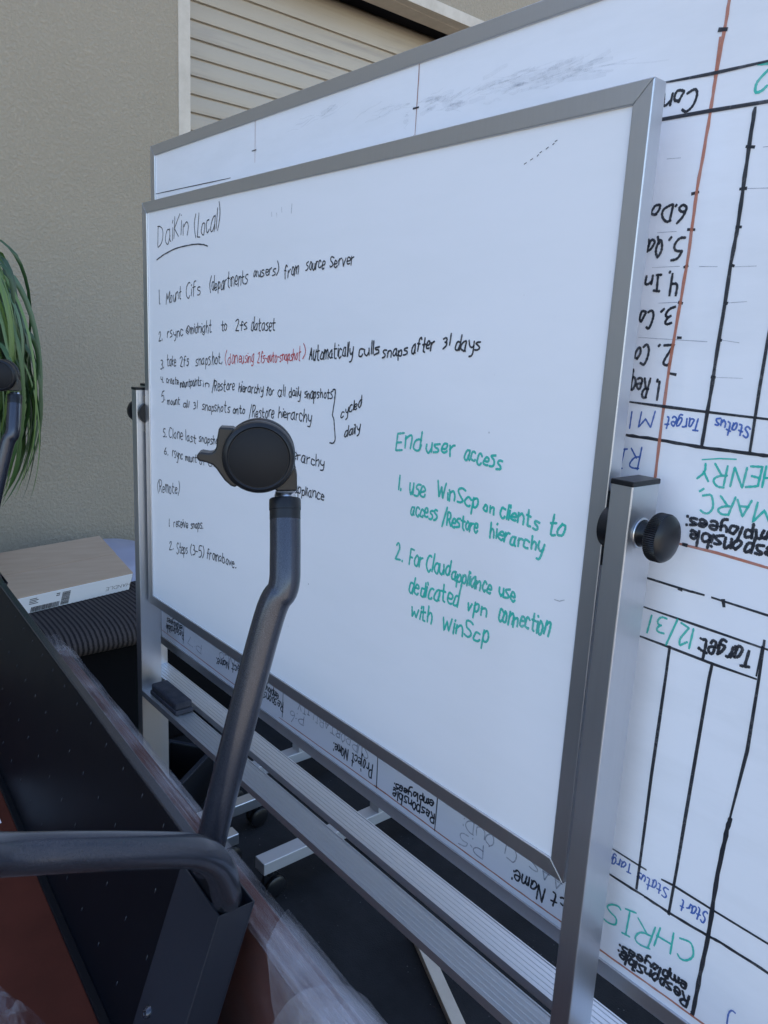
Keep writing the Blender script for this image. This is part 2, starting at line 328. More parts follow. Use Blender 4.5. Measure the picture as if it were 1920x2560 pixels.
class Ink:
    def __init__(s, y): s.y = y; s.k = 0; s.mb = {}
    def ribbon(s, pts, wd, col):
        mb = s.mb.setdefault(col, MB()); n = len(pts)
        if n < 2: return
        vs = []
        for i, p in enumerate(pts):
            a = pts[max(i-1, 0)]; b = pts[min(i+1, n-1)]; dx, dz = b[0]-a[0], b[1]-a[1]; L = math.hypot(dx, dz) or 1e-9
            ww = wd*.5*(1+.16*math.sin(i*1.7+s.k)) * (.72 if i in (0, n-1) else 1)
            e = wd*.35*(-1 if i == 0 else (1 if i == n-1 else 0))
            s.k += 1; y = s.y - .0004 - (s.k % 400)*1.2e-6
            cx, cz = p[0]+dx/L*e, p[1]+dz/L*e
            vs += [(cx-dz/L*ww, y, cz+dx/L*ww), (cx+dz/L*ww, y, cz-dx/L*ww)]
        mb.add(vs, [(2*i, 2*i+1, 2*i+3, 2*i+2) for i in range(n-1)])
    def word(s, t, x0, z0, x1, z1, h, col, wd):
        adv = []
        for ch in t:
            if ch == ' ': adv.append((.45, .2)); continue
            mx = max(p[0] for st in strokes(ch) for p in st); adv.append((mx, .22))
        tot = sum(a+b for a, b in adv) - .22; W = math.hypot(x1-x0, z1-z0); ux, uz = (x1-x0)/W, (z1-z0)/W
        k = W/max(tot, .05); H = h; sg = 1 if x1 > x0 else -1
        if len(t.strip('.')) == 1 and t.strip('.') in '1lI': k = min(k, H*.6)
        cx = 0.0
        for ch, (a, b) in zip(t, adv):
            if ch != ' ':
                jx, jy, sc = random.uniform(-.05, .05), random.uniform(-.07, .07), random.uniform(.84, 1.14)
                sl = random.uniform(.02, .34)
                for st in strokes(ch):
                    q = [(px+random.uniform(-.065, .065), py+random.uniform(-.06, .06)) for px, py in st]
                    for i in range(1, len(st)):
                        if st[i] == st[i-1]: q[i] = q[i-1]
                    pts = []
                    for px, py in chaikin(q):
                        lx = (cx+px+jx)*k; ly = (py*sc+jy)*H + 0; lx += sl*ly*.5
                        # letters stay upright: baseline follows the slope
                        pts.append((x0+ux*lx*1.0, z0+uz*lx + sg*ly))
                    s.ribbon(pts, wd, col)
            cx += a+b
    def lines(s, L):
        for col, wd, pts in L:
            p = [(a/1000, b/1000) for a, b in pts]; q = []
            for i in range(len(p)-1):
                m = max(1, int(math.hypot(p[i+1][0]-p[i][0], p[i+1][1]-p[i][1])/.06))
                for j in range(m): t = j/m; q.append((p[i][0]*(1-t)+p[i+1][0]*t, p[i][1]*(1-t)+p[i+1][1]*t))
            q.append(p[-1])
            if len(p) > 4: q = chaikin(q, 2)
            q = [(a+random.uniform(-.0003, .0003), b+random.uniform(-.0003, .0003)) for a, b in q]
            s.ribbon(q, wd/1000, col)
    def flush(s, parent, name, label=None):
        for c, mb in s.mb.items():
            if mb.v:
                o = mb.build(name, INK[c], parent, recalc=False)
        s.mb = {}
    def page(s, words, lines, parent, kw):
        prev = None
        for t, x0, z0, x1, z1, h, col, wd in words:
            x0, z0, x1, z1, h = [q/1000 for q in (x0, z0, x1, z1, h*1.1)]
            s.flush(parent, 'handwriting')
            s.word(t, x0, z0, x1, z1, h, col, kw[col]/1000*(wd/ {'k':3,'g':6}.get(col, wd))**.5 if kw is KF else kw[col]/1000*(wd/5)**.5); prev = (x1, z1, col)
        s.flush(parent, 'handwriting')
        for col, wd, pts in lines:
            s.lines([(col, wd*kw['line'], pts)]); s.flush(parent, 'tick_mark' if len(pts) == 2 and abs(pts[0][0]-pts[1][0])+abs(pts[0][1]-pts[1][1]) < 40 else 'ruled_line')
KF = {'k':2.3,'r':2.1,'g':3.3,'line':.65}
KR = {'k':3.0,'b':2.3,'g':2.9,'f':2.2,'o':4,'line':.46}
FRONT_WORDS=[
('DaiKin',-1652,1676,-1511,1692,37,'k',3),
('(Local)',-1484,1684,-1380,1693,34,'k',3),
('1.',-1654,1553,-1639,1554,27,'k',3),
('Mount',-1617,1553,-1544,1565,22,'k',3),
('Cifs',-1519,1566,-1458,1574,26,'k',3),
('(departments',-1419,1578,-1275,1592,22,'k',3),
('&users)',-1255,1600,-1171,1604,16,'k',3),
('from',-1154,1593,-1111,1602,21,'k',3),
('source',-1089,1606,-1038,1608,17,'k',3),
('Server',-1024,1608,-964,1611,16,'k',3),
('2.',-1656,1475,-1636,1479,20,'k',3),
('rsync',-1612,1485,-1538,1491,19,'k',3),
('@midnight',-1523,1496,-1412,1501,20,'k',3),
('to',-1373,1504,-1350,1505,19,'k',3),
('2fs',-1318,1506,-1274,1508,18,'k',3),
('dataset',-1260,1507,-1180,1510,19,'k',3),
('3.',-1649,1417,-1630,1419,17,'k',3),
('take',-1616,1423,-1572,1428,21,'k',3),
('2fs',-1550,1427,-1511,1433,19,'k',3),
('snapshot.',-1480,1432,-1368,1443,22,'k',3),
('(done',-1356,1441,-1294,1449,20,'r',3),
('using',-1293,1448,-1251,1452,18,'r',3),
('2fs-auto-snapshot',-1236,1451,-1099,1464,18,'r',3),
(')',-1091,1466,-1085,1467,19,'r',3),
('Automatically',-1074,1463,-957,1477,20,'k',4),
('culls',-942,1475,-893,1484,17,'k',4),
('snaps',-885,1477,-832,1484,14,'k',4),
('after',-822,1485,-778,1494,17,'k',4),
('31',-761,1494,-747,1500,12,'k',4),
('days',-738,1493,-693,1496,17,'k',4),
('4.',-1649,1389,-1635,1388,11,'k',3),
('create',-1619,1389,-1559,1389,13,'k',3),
('mountpoints',-1552,1384,-1456,1395,15,'k',3),
('in',-1445,1393,-1422,1394,14,'k',3),
('/Restore',-1410,1387,-1321,1396,19,'k',3),
('hierarchy',-1304,1394,-1217,1398,17,'k',3),
('for',-1204,1397,-1181,1398,15,'k',3),
('all',-1166,1398,-1144,1399,15,'k',3),
('daily',-1131,1400,-1095,1402,14,'k',3),
('snapshots',-1084,1401,-1005,1408,15,'k',3),
('5.',-1645,1343,-1626,1349,19,'k',3),
('mount',-1615,1341,-1554,1347,16,'k',3),
('all',-1537,1343,-1510,1345,14,'k',3),
('31',-1490,1345,-1473,1347,13,'k',3),
('snapshots',-1450,1346,-1338,1351,16,'k',3),
('onto',-1324,1352,-1280,1355,13,'k',3),
('/Restore',-1264,1351,-1178,1359,18,'k',3),
('hierarchy',-1162,1361,-1064,1362,18,'k',3),
('cycled',-980,1379,-930,1403,14,'k',3),
('daily',-969,1349,-931,1364,15,'k',3),
('5.',-1640,1268,-1623,1267,17,'k',3),
('Clone',-1608,1269,-1541,1273,21,'k',3),
('last',-1526,1273,-1480,1274,19,'k',3),
('snapshot',-1464,1278,-1372,1284,15,'k',3),
('at',-1362,1290,-1339,1292,11,'k',3),
('hierarchy',-1131,1294,-1023,1293,17,'k',3),
('6.',-1634,1228,-1614,1230,16,'k',3),
('rsync',-1592,1231,-1543,1229,19,'k',3),
('mount',-1528,1230,-1478,1233,14,'k',3),
('of',-1463,1231,-1439,1234,17,'k',3),
('clone',-1425,1234,-1359,1239,15,'k',3),
('appliance',-1108,1235,-1020,1239,16,'k',3),
('(Remote)',-1674,1136,-1560,1150,25,'k',3),
('1.',-1617,1064,-1603,1066,19,'k',3),
('receive',-1589,1071,-1520,1083,19,'k',3),
('snaps.',-1505,1086,-1447,1096,16,'k',3),
('2.',-1613,1011,-1592,1016,19,'k',3),
('Steps',-1575,1013,-1521,1025,21,'k',3),
('(3-5)',-1508,1025,-1444,1034,22,'k',3),
('from',-1431,1034,-1380,1044,20,'k',3),
('above.',-1378,1044,-1308,1047,17,'k',3),
('End',-844,1347,-794,1355,25,'g',6),
('user',-780,1353,-727,1356,20,'g',6),
('access',-707,1354,-641,1350,19,'g',6),
('1.',-836,1289,-823,1289,23,'g',6),
('use',-812,1286,-777,1289,22,'g',6),
('WinScp',-753,1294,-676,1293,18,'g',6),
('on',-665,1293,-648,1291,14,'g',6),
('clients',-636,1290,-575,1286,18,'g',6),
('to',-561,1282,-536,1286,25,'g',6),
('access',-805,1257,-750,1262,18,'g',6),
('/Restore',-738,1258,-673,1261,18,'g',6),
('hierarchy',-652,1259,-564,1259,18,'g',6),
('2.',-833,1183,-816,1185,21,'g',6),
('For',-802,1186,-775,1186,21,'g',6),
('Cloud',-765,1184,-719,1188,21,'g',6),
('appliance',-714,1185,-641,1186,20,'g',6),
('use',-628,1187,-601,1185,18,'g',6),
('dedicated',-799,1143,-699,1150,23,'g',6),
('vpn',-682,1151,-646,1152,21,'g',6),
('connection',-626,1153,-544,1159,23,'g',6),
('with',-791,1107,-748,1109,21,'g',6),
('WinScp',-727,1107,-637,1117,21,'g',6),
]
FRONT_LINES=[
('k',4,[(-1660,1648),(-1629,1656),(-1576,1666),(-1497,1670),(-1450,1668),(-1427,1663)]),
('k',4,[(-1004,1421),(-997,1423),(-997,1413),(-1002,1390),(-1004,1380),(-999,1376),(-997,1362),(-993,1344),(-997,1336),(-1008,1336)]),
('k',2,[(-644,1710),(-641,1711)]),
('k',2,[(-635,1713),(-632,1714)]),
('k',2,[(-626,1716),(-624,1717)]),
('k',2,[(-622,1719),(-620,1720)]),
('k',2,[(-614,1722),(-611,1723)]),
('k',2,[(-605,1725),(-603,1726)]),
('k',2,[(-602,1728),(-599,1729)]),
('f',2,[(-540,1207),(-533,1207),(-526,1210)]),
('f',2,[(-1197,1705),(-1196,1698)]),
('f',2,[(-1181,1702),(-1180,1695)]),
('f',2,[(-1166,1710),(-1165,1702)]),
('f',3,[(-1135,1712),(-1136,1698)]),
]
REAR_WORDS=[
('Con',-477,1776,-517,1778,19,'k',5),
('2',-400,1782,-415,1783,23,'g',5),
('6.',-471,1660,-487,1661,16,'k',5),
('Do',-489,1661,-515,1662,17,'k',5),
('5.',-471,1627,-488,1627,20,'k',5),
('Qa',-496,1627,-515,1626,17,'k',5),
('4.',-472,1590,-485,1589,20,'k',5),
('In',-494,1588,-512,1587,18,'k',5),
('3.',-472,1552,-488,1550,19,'k',5),
('Co',-497,1550,-514,1547,18,'k',5),
('2.',-469,1512,-485,1511,19,'k',5),
('Co',-497,1511,-514,1509,18,'k',5),
('1.',-477,1472,-483,1471,18,'k',5),
('Req',-492,1472,-515,1474,19,'k',5),
('M',-482,1437,-498,1436,16,'b',4),
('1',-508,1435,-513,1435,16,'b',4),
('Target',-425,1435,-465,1433,14,'b',4),
('Status',-370,1432,-407,1437,12,'b',4),
('RI',-492,1395,-518,1391,25,'b',4),
('HENRY',-335,1393,-418,1387,19,'g',4),
('MARC',-334,1358,-410,1354,19,'g',4),
(',',-412,1356,-417,1356,16,'g',4),
('12/31',-396,1200,-452,1201,21,'g',4),
('employees:',-325,1327,-424,1326,13,'k',7),
('Responsible',-314,1312,-419,1311,15,'k',7),
('Target:',-332,1198,-390,1193,20,'k',7),
('Targe',-435,874,-469,869,14,'b',4),
('Status',-385,873,-426,869,13,'b',4),
('Start',-335,872,-366,868,13,'b',4),
('CHRIS',-341,824,-463,803,30,'g',4),
('employees:',-345,768,-436,757,13,'k',7),
('Responsible',-341,752,-434,748,16,'k',7),
('J',-288,776,-294,771,18,'b',4),
('Responsible',-1693,770,-1794,758,18,'k',4),
('employees',-1699,782,-1789,778,15,'k',4),
('Project Name:',-1370,786,-1521,763,18,'k',4),
('Responsible',-1237,765,-1339,759,18,'k',4),
('employees',-1255,778,-1327,779,16,'k',4),
('Project Name:',-944,767,-1059,757,22,'k',4),
('ENCO',-1416,791,-1506,784,15,'f',4),
('P:7',-1595,767,-1670,770,21,'f',4),
('P:6',-1162,767,-1211,762,22,'f',4),
('SUPPORTABILITY',-956,790,-1183,792,17,'f',4),
('employees:',-788,777,-885,761,13,'k',5),
('Responsible',-784,755,-885,749,18,'k',5),
('Project Name:',-466,772,-616,756,21,'k',5),
('P:5',-676,760,-726,757,22,'f',4),
('RAAS CLOUD:',-508,797,-720,784,18,'f',4),
]
REAR_LINES=[
('n',3,[(-1377,1900),(-1376,1819)]),
('k',6,[(-1387,1841),(-1373,1841)]),
('n',4,[(-920,1895),(-920,1877),(-921,1797)]),
('k',8,[(-928,1834),(-917,1834)]),
('k',4,[(-1823,1809),(-1470,1803)]),
('o',8,[(-455,1855),(-456,1828),(-459,1786),(-460,1751),(-462,1709),(-464,1671),(-464,1606),(-471,1469),(-470,1358)]),
('o',7,[(-460,1818),(-460,1782)]),
('k',12,[(-461,1826),(-455,1825)]),
('k',7,[(-518,1788),(-462,1786),(-401,1785)]),
('k',10,[(-517,1751),(-461,1750),(-395,1748)]),
('k',9,[(-413,1744),(-414,1687),(-413,1632),(-415,1614),(-417,1515),(-418,1449),(-420,1404)]),
('k',8,[(-365,1546),(-366,1522),(-367,1473),(-367,1406)]),
('k',7,[(-514,1445),(-467,1444),(-420,1443),(-348,1442)]),
('k',8,[(-514,1406),(-469,1406),(-420,1404),(-368,1405),(-343,1405)]),
('k',9,[(-416,1709),(-409,1708)]),
('k',9,[(-416,1669),(-411,1669)]),
('k',9,[(-415,1632),(-411,1632)]),
('k',9,[(-416,1595),(-413,1594)]),
('k',9,[(-416,1557),(-414,1557)]),
('k',9,[(-469,1670),(-463,1671)]),
('k',9,[(-468,1634),(-462,1633)]),
('k',9,[(-467,1595),(-464,1596)]),
('k',9,[(-468,1558),(-465,1557)]),
('k',9,[(-464,1520),(-461,1520)]),
('k',9,[(-469,1481),(-462,1480)]),
('k',9,[(-417,1519),(-415,1519)]),
('k',9,[(-419,1480),(-416,1480)]),
('f',2,[(-504,1709),(-488,1708)]),
('f',2,[(-505,1633),(-482,1633)]),
('f',2,[(-506,1596),(-473,1596)]),
('f',2,[(-493,1557),(-471,1558)]),
('f',2,[(-513,1519),(-430,1517)]),
('f',2,[(-450,1595),(-430,1594)]),
('f',2,[(-413,1593),(-389,1593)]),
('f',2,[(-410,1669),(-388,1667)]),
('f',2,[(-413,1557),(-393,1558)]),
('f',2,[(-415,1519),(-395,1517)]),
('f',2,[(-399,1706),(-393,1706)]),
('f',2,[(-414,1480),(-386,1481)]),
('o',8,[(-441,1293),(-385,1293),(-324,1290)]),
('k',8,[(-466,1243),(-409,1242)]),
('k',8,[(-407,1242),(-394,1242)]),
('k',8,[(-384,1242),(-316,1240)]),
('k',12,[(-425,1293),(-422,1293)]),
('k',12,[(-371,1242),(-370,1237)]),
('k',12,[(-423,1241),(-421,1241)]),
('k',6,[(-466,1207),(-323,1204),(-310,1204)]),
('k',7,[(-466,1170),(-426,1169),(-373,1168),(-324,1168)]),
('k',9,[(-425,1170),(-425,1129),(-426,1004),(-425,847)]),
('k',9,[(-373,1168),(-374,1149),(-377,970),(-380,840)]),
('k',6,[(-323,1205),(-324,1172)]),
('k',8,[(-322,1212),(-321,1169),(-321,1086),(-328,995)]),
('k',11,[(-327,999),(-329,977),(-331,921),(-330,843),(-332,800),(-333,738),(-334,731)]),
('k',6,[(-469,880),(-430,879),(-416,879)]),
('k',7,[(-394,879),(-379,880),(-329,879),(-262,879)]),
('k',8,[(-470,843),(-432,843),(-415,843)]),
('k',8,[(-413,843),(-380,842),(-330,844),(-316,846),(-257,845)]),
('o',6,[(-473,729),(-428,729),(-377,730),(-330,730),(-267,730)]),
('o',4,[(-1824,733),(-1365,726)]),
('o',4,[(-1251,727),(-905,729)]),
('o',5,[(-937,730),(-783,728),(-700,728),(-574,728),(-500,729)]),
('k',5,[(-1690,798),(-1696,738)]),
('k',5,[(-1237,800),(-1239,733)]),
('k',6,[(-932,801),(-931,728)]),
('k',6,[(-780,801),(-781,727)]),
('g',4,[(-417,1391),(-398,1395),(-380,1397)]),
]

# ---------------------------------------------------------------- mobile whiteboards
def frame_rails(mb, x0, x1, z0, z1, y0, y1, wd):
    O = [(x0,z0),(x1,z0),(x1,z1),(x0,z1)]; I = [(x0+wd,z0+wd),(x1-wd,z0+wd),(x1-wd,z1-wd),(x0+wd,z1-wd)]
    g = .0003
    for i in range(4):
        j = (i+1) % 4; d = ((O[j][0]-O[i][0]), (O[j][1]-O[i][1])); L = math.hypot(*d); d = (d[0]/L*g, d[1]/L*g)
        a, b, c, e = O[i], O[j], I[j], I[i]
        a = (a[0]+d[0], a[1]+d[1]); e = (e[0]+d[0], e[1]+d[1]); b = (b[0]-d[0], b[1]-d[1]); c = (c[0]-d[0], c[1]-d[1])
        mb.prism([a, b, c, e], y0, y1, lambda x, y, z: Vector((x, y, z)))
def caster_small(root, x, y, zt):
    r = .03
    c = MB(); c.box((x-.006, y-.02, .035), (x+.006, y+.02, zt)); c.tube([(x, y, zt-.02), (x, y, zt+.004)], .012, 12)
    p = c.build('caster', M_plas, root, .002)
    wl_ = MB()
    for sx in (-1, 1):
        wl_.lathe([(.0, sx*.022), (.024, sx*.022), (.03, sx*.018), (.03, sx*.009), (.0, sx*.009)], lambda a, h, b: Vector((x+h, y+.012+a, r+.0008+b)), 28)
    wl_.build('wheel', M_plas, p, auto=40)
def whiteboard(name, label, x0, x1, z0, z1, yf, postx, pz, tray_z, M_face, foot=(.30,.30), zb=.105):
    root = thing(name, label, 'whiteboard', ((x0+x1)/2, yf+.02, 0))
    fr = MB(); frame_rails(fr, x0, x1, z0, z1, yf, yf+.022, .0225); fr.build('frame', M_alu, root, .0012)
    MB().box((x0+.015, yf+.0035, z0+.015), (x1-.015, yf+.018, z1-.015)).build('writing_panel', M_face, root)
    for i, px in enumerate(postx):
        s = -1 if i == 0 else 1
        po = MB().box((px-.0135, yf-.0165, zb), (px+.0135, yf+.0355, pz-.004)).build('post', M_alu, root, .0014)
        MB().box((px-.0142, yf-.0172, pz-.006), (px+.0142, yf+.0362, pz)).build('end_cap', M_plas, po, .0012)
        # pivot knob: collar, ribbed rim and domed cap on the outside, pivot boss between post and board
        kz = pz-.058; ky = yf+.0095
        def Mk(a, h, b, px=px, s=s, kz=kz, ky=ky): return Vector((px+s*(.0135+h), ky+a, kz+b))
        kb = MB(); kb.lathe([(.0, .0), (.0145, .0), (.0155, .002), (.0135, .006), (.012, .019), (.0, .019)], Mk, 32)
        n = 72; prof = [(.014, .0165), (.0255, .0175), (.0265, .0195), (.0265, .029), (.0255, .0312)]
        vs = []
        for r, h in prof:
            for k in range(n*2): a = math.pi*k/n; rr = r-(.0009 if k % 2 and r > .02 else 0); vs.append(Mk(rr*math.cos(a), h, rr*math.sin(a)))
        kb.add(vs, [(i2*n*2+k, (i2+1)*n*2+k, (i2+1)*n*2+(k+1) % (2*n), i2*n*2+(k+1) % (2*n)) for i2 in range(4) for k in range(2*n)])
        kb.lathe([(.0255, .0312), (.0235, .0336), (.018, .0366), (.010, .0388), (.0, .0396)], Mk, 48)
        ko = kb.build('knob', M_plas, root, auto=35)
        MB().lathe([(.0152, .0), (.0172, .0004), (.0172, .0018), (.0152, .0024)], Mk, 32).build('washer', M_chrome, ko)
        bs = MB(); gx = (x0-px-.0135) if i == 0 else (px-.0135-x1)
        bs.lathe([(.0, -.027), (.024, -.027), (.024, -.027-gx+.0005), (.0, -.027-gx+.0005)], Mk, 32)
        bs.box((min(px+s*-.0140, px+s*-.0140-s*(gx-.001)), yf+.001, kz-.045), (max(px+s*-.0140, px+s*-.0140-s*(gx-.001)), yf+.018, kz+.040))  # black plate beside the boss stands for the shade in the post gap
        bs.build('boss_and_gap_shade', M_plas, root, auto=35)
        MB().box((px-.02, yf+.0095-foot[0], zb-.034), (px+.02, yf+.0095+foot[1], zb+.0)).build('foot', M_alu, root, .002)
        for fy in (yf+.0095-foot[0]+.03, yf+.0095+foot[1]-.03): caster_small(root, px, fy, zb-.034)
    tr = MB(); xa, xb = postx[0]+.0135, postx[1]-.0135
    # ribbed tray: flat plank with fine ridges and folded lips
    ya, yb = yf-.0165, yf+.0355; prof = [(ya, tray_z-.014), (ya, tray_z+.0015), (ya+.002, tray_z+.0015), (ya+.003, tray_z)]
    for k in range(5):
        y = ya+.008+k*.0085; prof += [(y, tray_z), (y+.0012, tray_z+.0011), (y+.0024, tray_z)]
    prof += [(yb-.003, tray_z), (yb-.002, tray_z+.0015), (yb, tray_z+.0015), (yb, tray_z-.014), (yb-.002, tray_z-.014), (yb-.002, tray_z-.003), (ya+.002, tray_z-.003), (ya+.002, tray_z-.014)]
    n = len(prof); tr.add([(xa, a, b) for a, b in prof] + [(xb, a, b) for a, b in prof], [(i, (i+1) % n, n+(i+1) % n, n+i) for i in range(n)] + [tuple(range(n-1, -1, -1)), tuple(range(n, 2*n))])
    tr.build('tray', M_alux, root)
    return root
FW = whiteboard('mobile_whiteboard', 'mobile whiteboard in front with upright black, red and green handwritten server notes', -1.728, -.4815, .852, 1.77, 0.0, (-1.7515, -.4545), 1.369, .618, M_wb1, (.30,.25))
DR = .072
RW = whiteboard('mobile_whiteboard', 'bigger mobile whiteboard behind with upside-down project table and orange lines', -1.845, .56, 0.6953, 1.9148, DR, (-1.872, .587), 1.369, .618, M_wb2, (.28,.34))
Ink(.0035).page(FRONT_WORDS, FRONT_LINES, FW, KF)
Ink(DR+.0035).page(REAR_WORDS, REAR_LINES, RW, KR)

# eraser smears and half-wiped ink near the top of the rear board
sk = Ink(DR+.0037)
for (cx, cz, sx, sz, n, tl) in ((-0.885, 1.834, 0.0165, 0.0048, 22, 0.04), (-0.866, 1.824, 0.0089, 0.0019, 10, 0.04), (-0.766, 1.831, 0.0141, 0.0088, 14, 0.04), (-0.739, 1.83, 0.022, 0.0069, 12, 0.05), (-0.712, 1.828, 0.0212, 0.0076, 10, 0.06), (-0.667, 1.825, 0.0263, 0.0041, 16, 0.1), (-0.81, 1.829, 0.0243, 0.0036, 12, 0.08), (-1.008, 1.842, 0.0245, 0.0052, 14, 0.05), (-0.946, 1.821, 0.0039, 0.008, 6, 0.01), (-1.193, 1.862, 0.0344, 0.0046, 12, 0.05)):
    for k in range(n):
        x = random.gauss(cx, sx); z = random.gauss(cz, sz); L_ = random.uniform(.3, 1)*tl; a = random.gauss(.05, .12)
        pts = [(x+L_*t/5*math.cos(a), z+L_*t/5*math.sin(a)+.0012*math.sin(t+k)) for t in range(6)]
        sk.ribbon(pts, random.choice((.001, .0015, .002, .003, .006)), 's')
sk.flush(RW, 'eraser_smudge')
# eraser on the front tray
er = MB(); ez = .620
er.box((-1.705, -.010, ez), (-1.562, .037, ez+.012)); eb = thing('board_eraser', 'dark felt board eraser lying on the tray of the front whiteboard', 'eraser', (-1.633, .0135, ez))
er.build('felt_pad', M_felt, eb, .003)
MB().box((-1.702, -.008, ez+.0124), (-1.565, .035, ez+.030)).build('back', M_felt, eb, .005, 3)

# narrow steel stand behind the boards: two posts on two long feet
ST = thing('steel_stand', 'grey steel stand with two posts on long feet seen below the whiteboards', 'stand', (-1.85, .6, 0))
for px, fx0, fx1 in ((-1.575, .235, .93), (-2.0, .35, .93)):
    po = MB().box((px-.021, .63, .12), (px+.021, .655, 1.2)).build('post', M_steel, ST, .002)
    MB().box((px-.026, fx0, .085), (px+.020, fx1, .12)).build('foot', M_steel, ST, .002)
    for fy in (fx0+.03, fx1-.03): caster_small(ST, px, fy, .085)
MB().box((-1.979, .632, .9), (-1.596, .653, .94)).build('crossbar', M_steel, ST, .002)
# pale strip lying on the asphalt
sm = MB(); A = Vector((-1.225, .475, 0)); B_ = Vector((-.80, .292, 0)); dd = (B_-A).normalized(); nn = Vector((-dd.y, dd.x, 0))
sm.hexa([A+Vector((0,0,.0005)), B_-nn*.0+Vector((0,0,.0005)), B_+nn*.031+Vector((0,0,.0005)), A+dd*.07+nn*.031+Vector((0,0,.0005))], [A+Vector((0,0,.02)), B_+Vector((0,0,.02)), B_+nn*.031+Vector((0,0,.02)), A+dd*.07+nn*.031+Vector((0,0,.02))])
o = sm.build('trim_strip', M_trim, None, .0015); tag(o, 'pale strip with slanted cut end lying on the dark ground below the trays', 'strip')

# ---------------------------------------------------------------- tables stacked beside the boards, in a frame turned 3.6 degrees
AU = R_(3.6); U = Vector((-math.cos(AU), math.sin(AU), 0)); V = Vector((math.sin(AU), math.cos(AU), 0))
def T(u, v_, z): return U*u + V*v_ + Vector((0, 0, z))
LEAN = .0921/.285                       # the leg columns and the modesty panel lean away from the camera side
def TL(u, v_, h): return T(u, -.492 + v_ + h*LEAN, .625 + h)
TR_ = thing('training_table', 'upside-down table with red-brown top, dark perforated panel and grey tube legs ending in casters', 'table', tuple(T(1.3, -.7, .597)))
MB().box((.42, -1.03, .598), (2.25, -.425, .6235), T).build('tabletop', M_brown, TR_, .003)
# modesty panel: thin leaning sheet with folded top edge
pa = MB(); pa.box((.66, 0, .0), (2.12, .003, .2635), TL)
fg_ = MB(); fg_.box((.752, .0, .2638), (2.12, .013, .2672), TL); fg_.box((.752, .0102, .247), (2.12, .013, .2636), TL)
pa.box((.66, -.012, 0), (2.12, -.0003, .004), TL)
pn = pa.build('modesty_panel', M_navy, TR_, .0012)
fg_.build('top_flange', M_coat, pn, .001)
dm = MB()
for r in range(4):
    h = .045 + r*.068
    for c in range(20):
        u = .70 + (.0 if r % 2 else .04) + c*.0797 - r*.012
        if u > 2.08 or u < .76: continue
        dm.lathe([(.0013, -.0004), (.0011, -.0009), (.0, -.0012)], lambda a, hh, b, u=u, h=h: TL(u+a*.9, hh, h+b*2.8), 10)
dm.build('perforations', M_col, pn)
def caster_big(root, base):
    # base: point where the stem meets the tube cap ; the wheel stands above it
    ax = Vector((.545, .838, 0)); ay = Vector((-.838, .545, 0))
    O = Vector(base) - ax*.0280 + Vector((0, 0, .0445))
    def Q(x, y, z): return O + ax*x + ay*y + Vector((0, 0, z))
    h = MB(); n = 40
    arc = [(.0362*math.cos(a), .0362*math.sin(a)) for a in [R_(d_) for d_ in range(0, 251, 10)]]
    poly = arc + [(.004, -.0352), (.0185, -.0362), (.0408, -.0355), (.0398, -.018), (.0372, -.004)]
    h.prism(poly, -.0062, .0062, Q)
    h.prism([(.012, -.031), (.0195, -.0365), (.0408, -.0358), (.0402, -.019), (.0382, -.010), (.020, -.012)], -.0125, .0125, Q)
    cas = h.build('caster', M_plas, root, .002, 2)
    for s in (-1, 1):
        wl_ = MB()
        prof = [(0, .0212), (.0312, .0212), (.0319, .0222), (.0328, .0229), (.0336, .0227), (.0366, .0202), (.0379, .0165), (.0379, .0105), (.0362, .0072), (.0, .0072)]
        wl_.lathe([(r, s*hh) for r, hh in prof], Q, 72)
        wl_.build('wheel', M_plas, cas, auto=30)
        MB().lathe([(0, s*.02155), (.0306, s*.02155), (.0309, s*.0213)], Q, 64).build('wheel_cover', M_disc, cas)
    k = .000153
    raw = [(-272,185),(-262,192),(-180,190),(-120,150),(-120,-170),(-150,-214),(-165,-218),(-192,-208),(-232,-172),(-262,-130),(-284,-98),(-312,-68),(-355,-52),(-405,-42),(-420,-24),(-418,-4),(-405,14),(-388,19),(-345,13),(-318,16),(-298,32),(-288,60),(-284,110)]
    lv = MB(); lv.prism([(a*k, b*k) for a, b in raw], -.0115, .0115, Q); lv.build('brake_lever', M_plas, cas, .0025, 3)
    st = MB(); b = Vector(base); st.tube([b+Vector((0,0,-.012)), b+Vector((0,0,.006))], .0105, 24); st.tube([b+Vector((0,0,.0005)), b+Vector((0,0,.0028))], .0115, 24)
    st.build('stem', M_chrome, cas)
